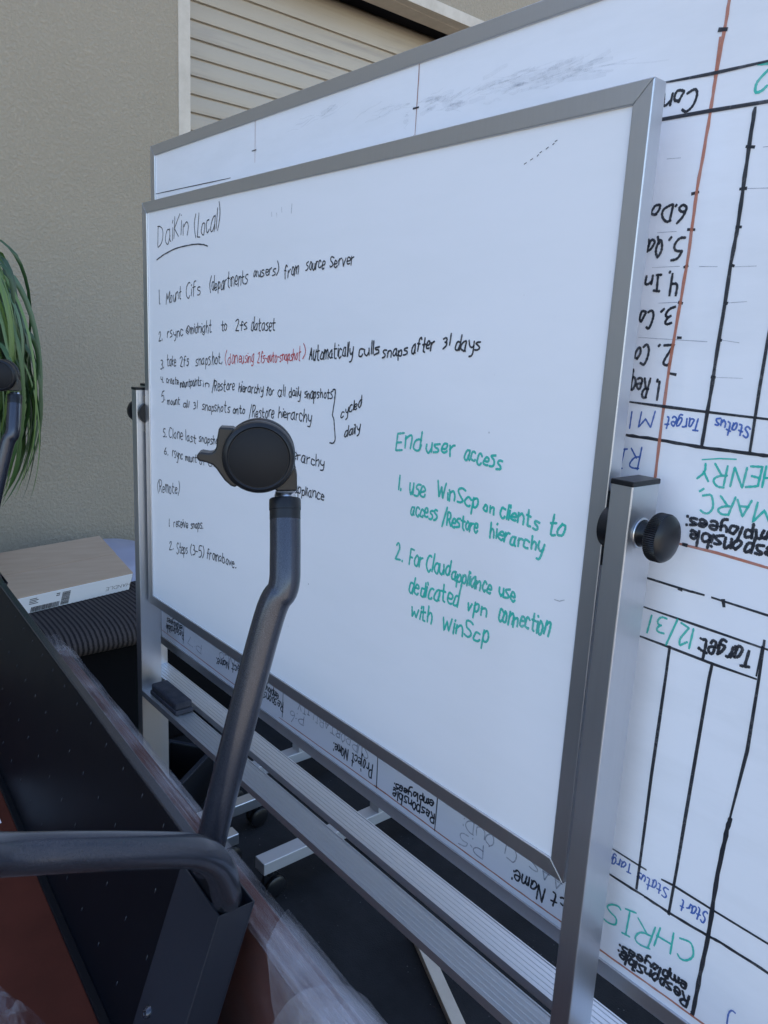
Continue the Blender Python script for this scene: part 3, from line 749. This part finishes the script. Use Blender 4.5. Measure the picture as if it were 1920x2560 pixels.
def leg(u0):
    du = u0 - .665
    box = MB(); t_ = .0016
    # hollow sheet-metal column
    ua, ub, va, vb = .642+du, .748+du, -.0045, .0405
    for (a, b, c, e) in ((ua, ub, va, va+t_), (ua, ub, vb-t_, vb), (ua, ua+t_, va+t_, vb-t_), (ub-t_, ub, va+t_, vb-t_)):
        box.box((a, c, 0), (b, e, .2435), TL)
    col = box.build('leg_column', M_col, TR_, .0006)
    bo = MB(); bo.lathe([(.0068, 0), (.0066, -.003), (.005, -.0052), (.0026, -.0056), (.0024, -.0035), (0, -.0035)], lambda a, hh, b: TL(.722+du+a, va+hh, .080+b), 24)
    bo.build('bolt', M_coat, col, auto=30)
    cap = T(u0-.002, -.333, 1.319)
    up = [T(.690+du, -.437, .80), T(.690+du, -.415, .90), T(.652+du, -.376, 1.08), T(.647+du, -.339, 1.225), T(.6625+du, -.3335, 1.2905)]
    up = smooth_path([T(.728+du,-.42,.80),T(.724+du,-.397,.87),T(0.6683+du,-0.4192,0.9292),T(0.6536+du,-0.3984,1.0486),T(0.6480+du,-0.3587,1.2064),T(0.6437+du,-0.3445,1.2390),T(0.6514+du,-0.3385,1.2694),T(0.6650+du,-0.3319,1.3088)],8)
    tb = MB().tube(up, .0165, 28).build('leg_tube', M_coat, TR_, auto=60)
    capm = MB(); d_ = (up[-1]-up[-4]).normalized()
    capm.tube([up[-1]-d_*.001, up[-1]+d_*.009, up[-1]+d_*.0095, up[-1]+d_*.0205, up[-1]+d_*.022], 0, 32, True, [.0166, .0166, .0171, .0171, .0160]); capm.build('end_cap', M_plas, tb, auto=40)
    caster_big(tb, up[-1]+d_*.024)
    lo = smooth_path([T(.668+du,-.418,.80),T(.664+du,-.399,.86),T(0.6356+du,-0.4130,0.9063),T(0.6222+du,-0.4231,0.9372),T(0.6102+du,-0.4386,0.9675),T(0.5970+du,-0.4595,0.9929),T(0.5884+du,-0.4796,1.0092),T(0.5705+du,-0.5297,1.0399),T(0.5538+du,-0.5925,1.0733),T(0.5399+du,-0.6458,1.1007),T(.505+du,-.70,1.145),T(.497+du,-.80,1.180),T(.49+du,-.84,1.205),T(.485+du,-.855,1.24),T(.485+du,-.857,1.297)],8)
    tb2 = MB().tube(lo, .0165, 28).build('leg_tube', M_coat, TR_, auto=60)
    d_ = (lo[-1]-lo[-3]).normalized()
    capm = MB(); capm.tube([lo[-1]-d_*.001, lo[-1]+d_*.022], .0170, 32); capm.build('end_cap', M_plas, tb2, auto=40)
    caster_big(tb2, lo[-1]+d_*.024)
leg(.665); leg(2.0)

# the upright table that carries it
UT = thing('training_table', 'red-brown table standing upright under the upside-down table', 'table', tuple(T(1.3, -.73, 0)))
MB().box((.42, -1.03, .571), (2.25, -.425, .5965), T).build('tabletop', M_brown, UT, .003)
for u0 in (.665, 2.0):
    MB().box((u0-.05, -.76, .1), (u0+.05, -.70, .5705), T).build('leg_column', M_navy, UT, .001)
    MB().tube(smooth_path([T(u0, -1.02, .06), T(u0, -.9, .1), T(u0, -.73, .115), T(u0, -.56, .1), T(u0, -.45, .06)]), .0165, 20).build('leg_tube', M_coat, UT)
    for vv in (-1.02, -.45):
        MB().lathe([(0, -.02), (.03, -.02), (.03, .02), (0, .02)], lambda a, hh, b, u0=u0, vv=vv: T(u0+hh, vv+a, .0305+b), 28).build('caster', M_plas, UT, auto=40)
# tabletop on its edge, wrapped in stretch film
SL = thing('wrapped_tabletop', 'red-brown tabletop standing on edge, wrapped in streaky clear plastic film', 'tabletop', tuple(T(.9, -.336, 0)))
MB().box((.12, -.354, .004), (1.655, -.319, .797), T).build('tabletop', M_brown, SL, .003)
fm = MB(); nu, ring = 90, []
prof = []
for k in range(13): prof.append((-.3605, .30+k*.5/12))
for k in range(1, 6): prof.append((-.3605+.047*k/6, .8035+.003*math.sin(math.pi*k/6)))
for k in range(13): prof.append((-.3125, .80-k*.5/12))
vs = []
for i in range(nu+1):
    u = .10 + (1.66-.10)*i/nu
    for j, (vv, z) in enumerate(prof):
        nz = mnoise.noise(Vector((u*2.2, vv*60, z*38))); n2 = mnoise.noise(Vector((u*9, vv*20, z*14+5)))
        off = .0035*nz + .0025*n2
        s = -1 if vv < -.337 else 1
        loose = max(0, (.62-u)/.5)*.03*max(0, mnoise.noise(Vector((u*6, 3, z*5)))+.2)
        if 13 <= j < 18: vs.append(T(u, vv, z+off+.002+loose*.5))
        else: vs.append(T(u, vv+s*(abs(off)+.001+loose), z))
m = len(prof); fcl = MB()
fm.add(vs, [(i*m+j, i*m+j+1, (i+1)*m+j+1, (i+1)*m+j) for i in range(nu) for j in range(12, 19)], True)
fcl.add(vs, [(i*m+j, i*m+j+1, (i+1)*m+j+1, (i+1)*m+j) for i in range(nu) for j in list(range(0, 12))+list(range(19, m-1))], True)
fm.build('plastic_wrap', M_film, SL, recalc=False); fcl.build('clear_wrap', M_film_face, SL, recalc=False)
# bunched film at the far end
bn = MB(); vs = []; a_, b_ = 18, 14
for i in range(a_+1):
    for j in range(b_+1):
        th = math.pi*2*j/b_; t = i/a_
        r = .034*(1-.35*t)*(1+.35*mnoise.noise(Vector((t*7, math.cos(th)*2, math.sin(th)*2))))
        vs.append(T(1.60+.13*t, -.338+r*math.cos(th), .782+r*.8*math.sin(th)+.01*t))
bn.add(vs, [(i*(b_+1)+j, i*(b_+1)+j+1, (i+1)*(b_+1)+j+1, (i+1)*(b_+1)+j) for i in range(a_) for j in range(b_)], True)
bn.build('bunched_wrap', M_film_loose, SL, recalc=False)
# loose folded flaps of film hanging over the top edge near the camera
for (ua, ub, sk_, lift) in ((.70, .16, .13, .0), (.50, .12, -.10, .007)):
    fl = MB(); vs = []; path = [(-.300, .765), (-.304, .798), (-.318, .811), (-.340, .814), (-.361, .809), (-.368, .79), (-.371, .765), (-.373, .74), (-.374, .705)]
    for i in range(15):
        for j, (vv, z) in enumerate(path):
            u = ua+(ub-ua)*i/14 - sk_*(j/8)*(1-i/14)
            w_ = .0035*mnoise.noise(Vector((u*17, j*.9, lift*100)))
            vs.append(T(u, vv+w_*(-1 if j > 4 else .3)-lift*(j > 4), z+lift+abs(w_)*.8))
    fl.add(vs, [(i*9+j, i*9+j+1, (i+1)*9+j+1, (i+1)*9+j) for i in range(14) for j in range(8)], True)
    fl.build('film_flap', M_film_loose, SL, recalc=False)
# crumpled film lying on the upside-down table
cf = MB(); vs = []; n = 34
for i in range(n+1):
    for j in range(n+1):
        sa = .36*i/n; sb = .26*j/n; e = min(i, n-i, j, n-j)/n
        u = 1.075-.942*sa-.335*sb; v0 = -.640+.335*sa-.942*sb
        rdg = abs(mnoise.noise(Vector((u*19, v0*19, 2)))) + .5*abs(mnoise.noise(Vector((u*45, v0*45, 8)))); z = .6245+min(.055, e*.35)*(.25+1.3*rdg)
        du_ = .014*mnoise.noise(Vector((u*11, v0*11, 7))); vs.append(T(u+du_, v0-du_, z))
cf.add(vs, [(i*(n+1)+j, i*(n+1)+j+1, (i+1)*(n+1)+j+1, (i+1)*(n+1)+j) for i in range(n) for j in range(n)], False)
o = cf.build('plastic_film', M_film_loose, None, recalc=False); tag(o, 'crumpled clear plastic film lying on the red-brown upside-down tabletop', 'plastic film')
o = MB().box((1.33, -.585, .6243), (1.50, -.522, .6255), T).build('paper_slip', M_paper, None); tag(o, 'small white paper slip lying on the red-brown upside-down tabletop', 'paper')

# ---------------------------------------------------------------- bench with boxes
BN = thing('striped_bench', 'bench with rounded dark striped cushion against the tan wall, under cardboard box', 'bench', (-2.85, .35, 0))
MB().box((-3.36, -.55, .0), (-2.50, 1.25, .425), None).build('base', M_blackcloth, BN, .02)
cu = MB(); pr = [(-3.36, .43)]
pr += [(-2.50, .428), (-2.455, .432), (-2.425, .446), (-2.412, .468), (-2.42, .492), (-2.45, .513), (-2.50, .526), (-2.58, .532), (-2.9, .534), (-3.34, .532), (-3.36, .52)]
ny = 420; vs = []
for i in range(ny+1):
    y = -.56 + 1.83*i/ny; sc = .0016*math.cos(y*19*2*math.pi*.318*10)
    for (x, z) in pr:
        cx, cz = -2.9, .48; d_ = Vector((x-cx, z-cz)); 
        vs.append((x + (sc if x > -2.6 else 0), y, z + (sc if z > .49 else 0)))
m = len(pr)
cu.add(vs, [(i*m+j, i*m+(j+1) % m, (i+1)*m+(j+1) % m, (i+1)*m+j) for i in range(ny) for j in range(m)] , True)
cu.add([vs[j] for j in range(m)], [tuple(range(m))]); cu.add([vs[ny*m+j] for j in range(m)], [tuple(range(m))])
cu.build('cushion', M_stripe, BN)
BX = thing('shipping_box', 'flat brown cardboard box with white labelled side lying on the striped bench', 'box', (-2.97, .12, .535))
BA = Matrix.Translation((-2.719, .366, .606)) @ Matrix.Rotation(R_(10.5), 4, 'Z') @ Matrix.Rotation(R_(23), 4, 'Y')      # top front corner; the box leans back on the parcel behind it
def BXF(x, y, z): return BA @ Vector((x, y, z))
bz0, bz1 = -.080, 0.0
MB().box((-.25, -.52, bz0), (0, 0, bz1), BXF).build('carton', M_card, BX, .004)
MB().box((-.248, -.518, bz1+.0003), (-.126, -.002, bz1+.0018), BXF).build('lid_flap', M_card, BX, .0006)
lb = MB().box((0, -.516, bz0+.001), (.0012, -.004, bz1-.004), BXF).build('shipping_label', M_paper, BX)
pm = MB(); xx = .0014
def bar(y0, y1, z0, z1): pm.box((xx, y0, z0), (xx+.0005, y1, z1), BXF)
y = -.385
while y < -.285:
    wd = random.choice((.0012, .002, .003)); bar(y, y+wd, -.076, -.054); y += wd+random.choice((.0014, .002))
z = -.074
while z < -.016:
    hh = random.choice((.001, .0018, .0026)); bar(-.278, -.248, z, z+hh); z += hh+random.choice((.0012, .0018))
for k in range(4): bar(-.395, -.395+random.uniform(.02, .035), .036-.076+k*.007, .039-.076+k*.007)
for k in range(2): bar(-.300, -.287, .048-.076+k*.008, .052-.076+k*.008)
pm.build('printed_barcode', M_print, lb)
hi = MB()
def hword(t, y0, y1, z0, h):
    adv = [max(p[0] for st in strokes(c_) for p in st) for c_ in t]; k = abs(y1-y0)/(sum(adv)+.22*(len(t)-1)); cx = 0; s = 1 if y1 > y0 else -1
    for c_, a in zip(t, adv):
        for st in strokes(c_):
            pts = chaikin(st, 1)
            for p, q in zip(pts, pts[1:]):
                P0 = Vector((xx, y0+s*(cx+p[0])*k, z0+s*p[1]*h)); P1 = Vector((xx, y0+s*(cx+q[0])*k, z0+s*q[1]*h)); dv = (P1-P0)
                if dv.length < 1e-6: continue
                nn_ = Vector((0, -dv.z, dv.y)).normalized()*.0008; ex = dv.normalized()*.0005
                hi.add([BXF(*p) for p in (P0-ex-nn_, P1+ex-nn_, P1+ex+nn_, P0-ex+nn_)], [(0,1,2,3)]); 
        cx += a+.22
hword('HANDLE', -.005, -.105, -.044, .015)
hi.build('printed_word', M_print, lb, recalc=False)
ML = thing('padded_mailer', 'grey plastic mailer bag lying behind the cardboard box on the bench', 'parcel', (-3.1, .52, .535))
ml = MB(); vs = []; n = 20
for i in range(n+1):
    for j in range(n+1):
        a = i/n; b = j/n; e = (max(0, 16*a*(1-a)*b*(1-b)))**.45
        vs.append((-3.33+.50*a, .16+.46*b+.06*a, .5345+.115*e*(1-.25*b)*(1-.25*a)+.007*mnoise.noise(Vector((a*6, b*6, 1)))*e))
k0 = (n+1)**2
ml.add(vs, [(i*(n+1)+j, i*(n+1)+j+1, (i+1)*(n+1)+j+1, (i+1)*(n+1)+j) for i in range(n) for j in range(n)], True)
ml.add([(-3.33,.16,.5343), (-2.83,.22,.5343), (-2.83,.68,.5343), (-3.33,.62,.5343)], [(0,3,2,1)])
ml.build('bag', M_mail, ML, recalc=False)

# ---------------------------------------------------------------- potted plant with arching strap leaves
px_, py_ = -2.72, -.30
PZ = .535
PL = thing('potted_plant', 'potted plant with drooping strap leaves at the left edge in front of tan wall', 'plant', (px_, py_, PZ))
MB().lathe([(0, .0), (.10, .0), (.11, .01), (.135, .26), (.145, .27), (.145, .29), (.13, .29), (.125, .25), (0, .29)], lambda a, h, b: Vector((px_+a, py_+b, PZ+h)), 40).build('pot', M_pot, PL, auto=35)
MB().lathe([(.126, .256), (0, .265)], lambda a, h, b: Vector((px_+a, py_+b, PZ+h)), 30).build('soil', M_soil, PL)
sm_ = MB()
stems = []
for k in range(7):
    a = k*2*math.pi/7; top = Vector((px_+.05*math.cos(a), py_+.05*math.sin(a), random.uniform(1.3, 1.65)))
    pts = smooth_path([(px_+.03*math.cos(a), py_+.03*math.sin(a), PZ+.25), (px_+.06*math.cos(a), py_+.07*math.sin(a), 1.05), top]); stems.append(top)
    sm_.tube(pts, .011, 8)
sm_.build('stem', M_stem, PL)
lf = MB(); tint = []
def leaf(p0, az, length, width, rise, droop):
    d_ = Vector((math.cos(az), math.sin(az), 0)); side = Vector((-d_.y, d_.x, 0)); n = 16; ang = rise; p = Vector(p0); vs = []
    tw = random.uniform(-.5, .5); sideb = random.uniform(-.5, .5)
    for i in range(n+1):
        t = i/n; w_ = width*min(1, t*6+.35)*(1-t**2.6)**.8*.5
        dirv = (d_*math.cos(ang) + side*sideb*t*.5).normalized()*abs(math.cos(ang)) + Vector((0,0,math.sin(ang))); dirv = dirv.normalized() if dirv.length > 1e-4 else Vector((0,0,-1))
        s_ = (side*math.cos(tw*t*2) + Vector((0,0,1))*math.sin(tw*t*2)*.7).normalized(); up = dirv.cross(s_)
        vs += [p - s_*w_ + up*w_*.25, p + Vector(), p + s_*w_ + up*w_*.25]
        p = p + dirv*(length/n); ang -= droop/n*(.6+1.1*t); ang = max(ang, -1.62)
    fs = []
    for i in range(n): fs += [(3*i, 3*i+1, 3*i+4, 3*i+3), (3*i+1, 3*i+2, 3*i+5, 3*i+4)]
    lf.add(vs, fs, True); tint.extend([random.random()]*len(vs))
def loop_leaf(P0, P1, P2, P3, width):
    n = 20; vs = []; P0, P1, P2, P3 = [Vector(q) for q in (P0, P1, P2, P3)]
    tw = random.uniform(-.5, .5); t0 = random.uniform(-.6, .6)
    for i in range(n+1):
        t = i/n; m = 1-t
        p = P0*m**3 + P1*3*m*m*t + P2*3*m*t*t + P3*t**3
        d_ = ((P1-P0)*m*m + (P2-P1)*2*m*t + (P3-P2)*t*t).normalized()
        w_ = width*min(1, t*5+.4)*(1-t**3)**.8*.5
        s_ = d_.cross(Vector((.25, .3, 1)) if abs(d_.z) < .8 else Vector((1, -.4, .2))).normalized(); s_ = Matrix.Rotation(t0+tw*t*2, 3, d_) @ s_; up = d_.cross(s_)
        if i and s_.dot(prev) < 0: s_ = -s_; up = -up
        prev = s_.copy()
        vs += [p - s_*w_ + up*w_*.3, p, p + s_*w_ + up*w_*.3]
    fs = []
    for i in range(n): fs += [(3*i, 3*i+1, 3*i+4, 3*i+3), (3*i+1, 3*i+2, 3*i+5, 3*i+4)]
    lf.add(vs, fs, True); tint.extend([random.random()]*len(vs))
ctr = Vector((-2.72, -.27, 0)); U_ = random.uniform
for k in range(520):
    az = R_(90)+random.gauss(0, .55) if k < 190 else U_(0, 2*math.pi)
    dx_, dy_ = math.cos(az), math.sin(az); R0 = U_(.22, .345)
    z0 = U_(1.18, 1.62); top = z0 + U_(.08, .30); zt = U_(.92, 1.26)
    if k > 380: R0 = U_(.30, .36); az = R_(90)+random.gauss(0, .4); dx_, dy_ = math.cos(az), math.sin(az)
    if random.random() < .3: R0 *= 1.04; zt = U_(.90, 1.0)
    q = lambda rr, z: (ctr.x+dx_*rr, ctr.y+dy_*rr, z)
    loop_leaf(q(U_(.0, .05), z0), q(R0*.75, top+.10), q(R0*1.22, (top+zt)/2), q(R0*(U_(.02, .3) if k > 380 or k % 5 == 0 else U_(.3, .9)), zt), random.choice((.004, .006, .008, .011, .014, .018, .022)))
fo = lf.build('foliage', M_leaf, PL, recalc=False)
at_ = fo.data.attributes.new('leaf_tint', 'FLOAT', 'POINT'); at_.data.foreach_set('value', tint)

# ---------------------------------------------------------------- low black crate under the trays
CR = thing('storage_crate', 'low black open crate standing on the ground below the front tray at left', 'crate', (-2.15, .2, 0))
c0 = Vector((-1.94, .135, 0)); ca = Vector((-.583, .812, 0)).normalized(); cb = Vector((-.812, -.583, 0)).normalized()
def CF(x, y, z): return c0 + ca*x + cb*y + Vector((0, 0, z))
cr = MB(); cr.box((0, 0, .003), (.30, .16, .012), CF)
for a, b in (((0, 0, .012), (.30, .006, .15)), ((0, .154, .012), (.30, .16, .15)), ((0, .006, .012), (.006, .154, .15)), ((.294, .006, .012), (.30, .154, .15))): cr.box(a, b, CF)
cr.build('shell', M_plas, CR)
ri_ = MB()
for a, b in (((-.006, -.008, .1502), (.306, .008, .157)), ((-.006, .152, .1502), (.306, .168, .157)), ((-.006, .0082, .1502), (.008, .1518, .157)), ((.292, .0082, .1502), (.306, .1518, .157))): ri_.box(a, b, CF)
ri_.build('rim', M_col, CR, .001)
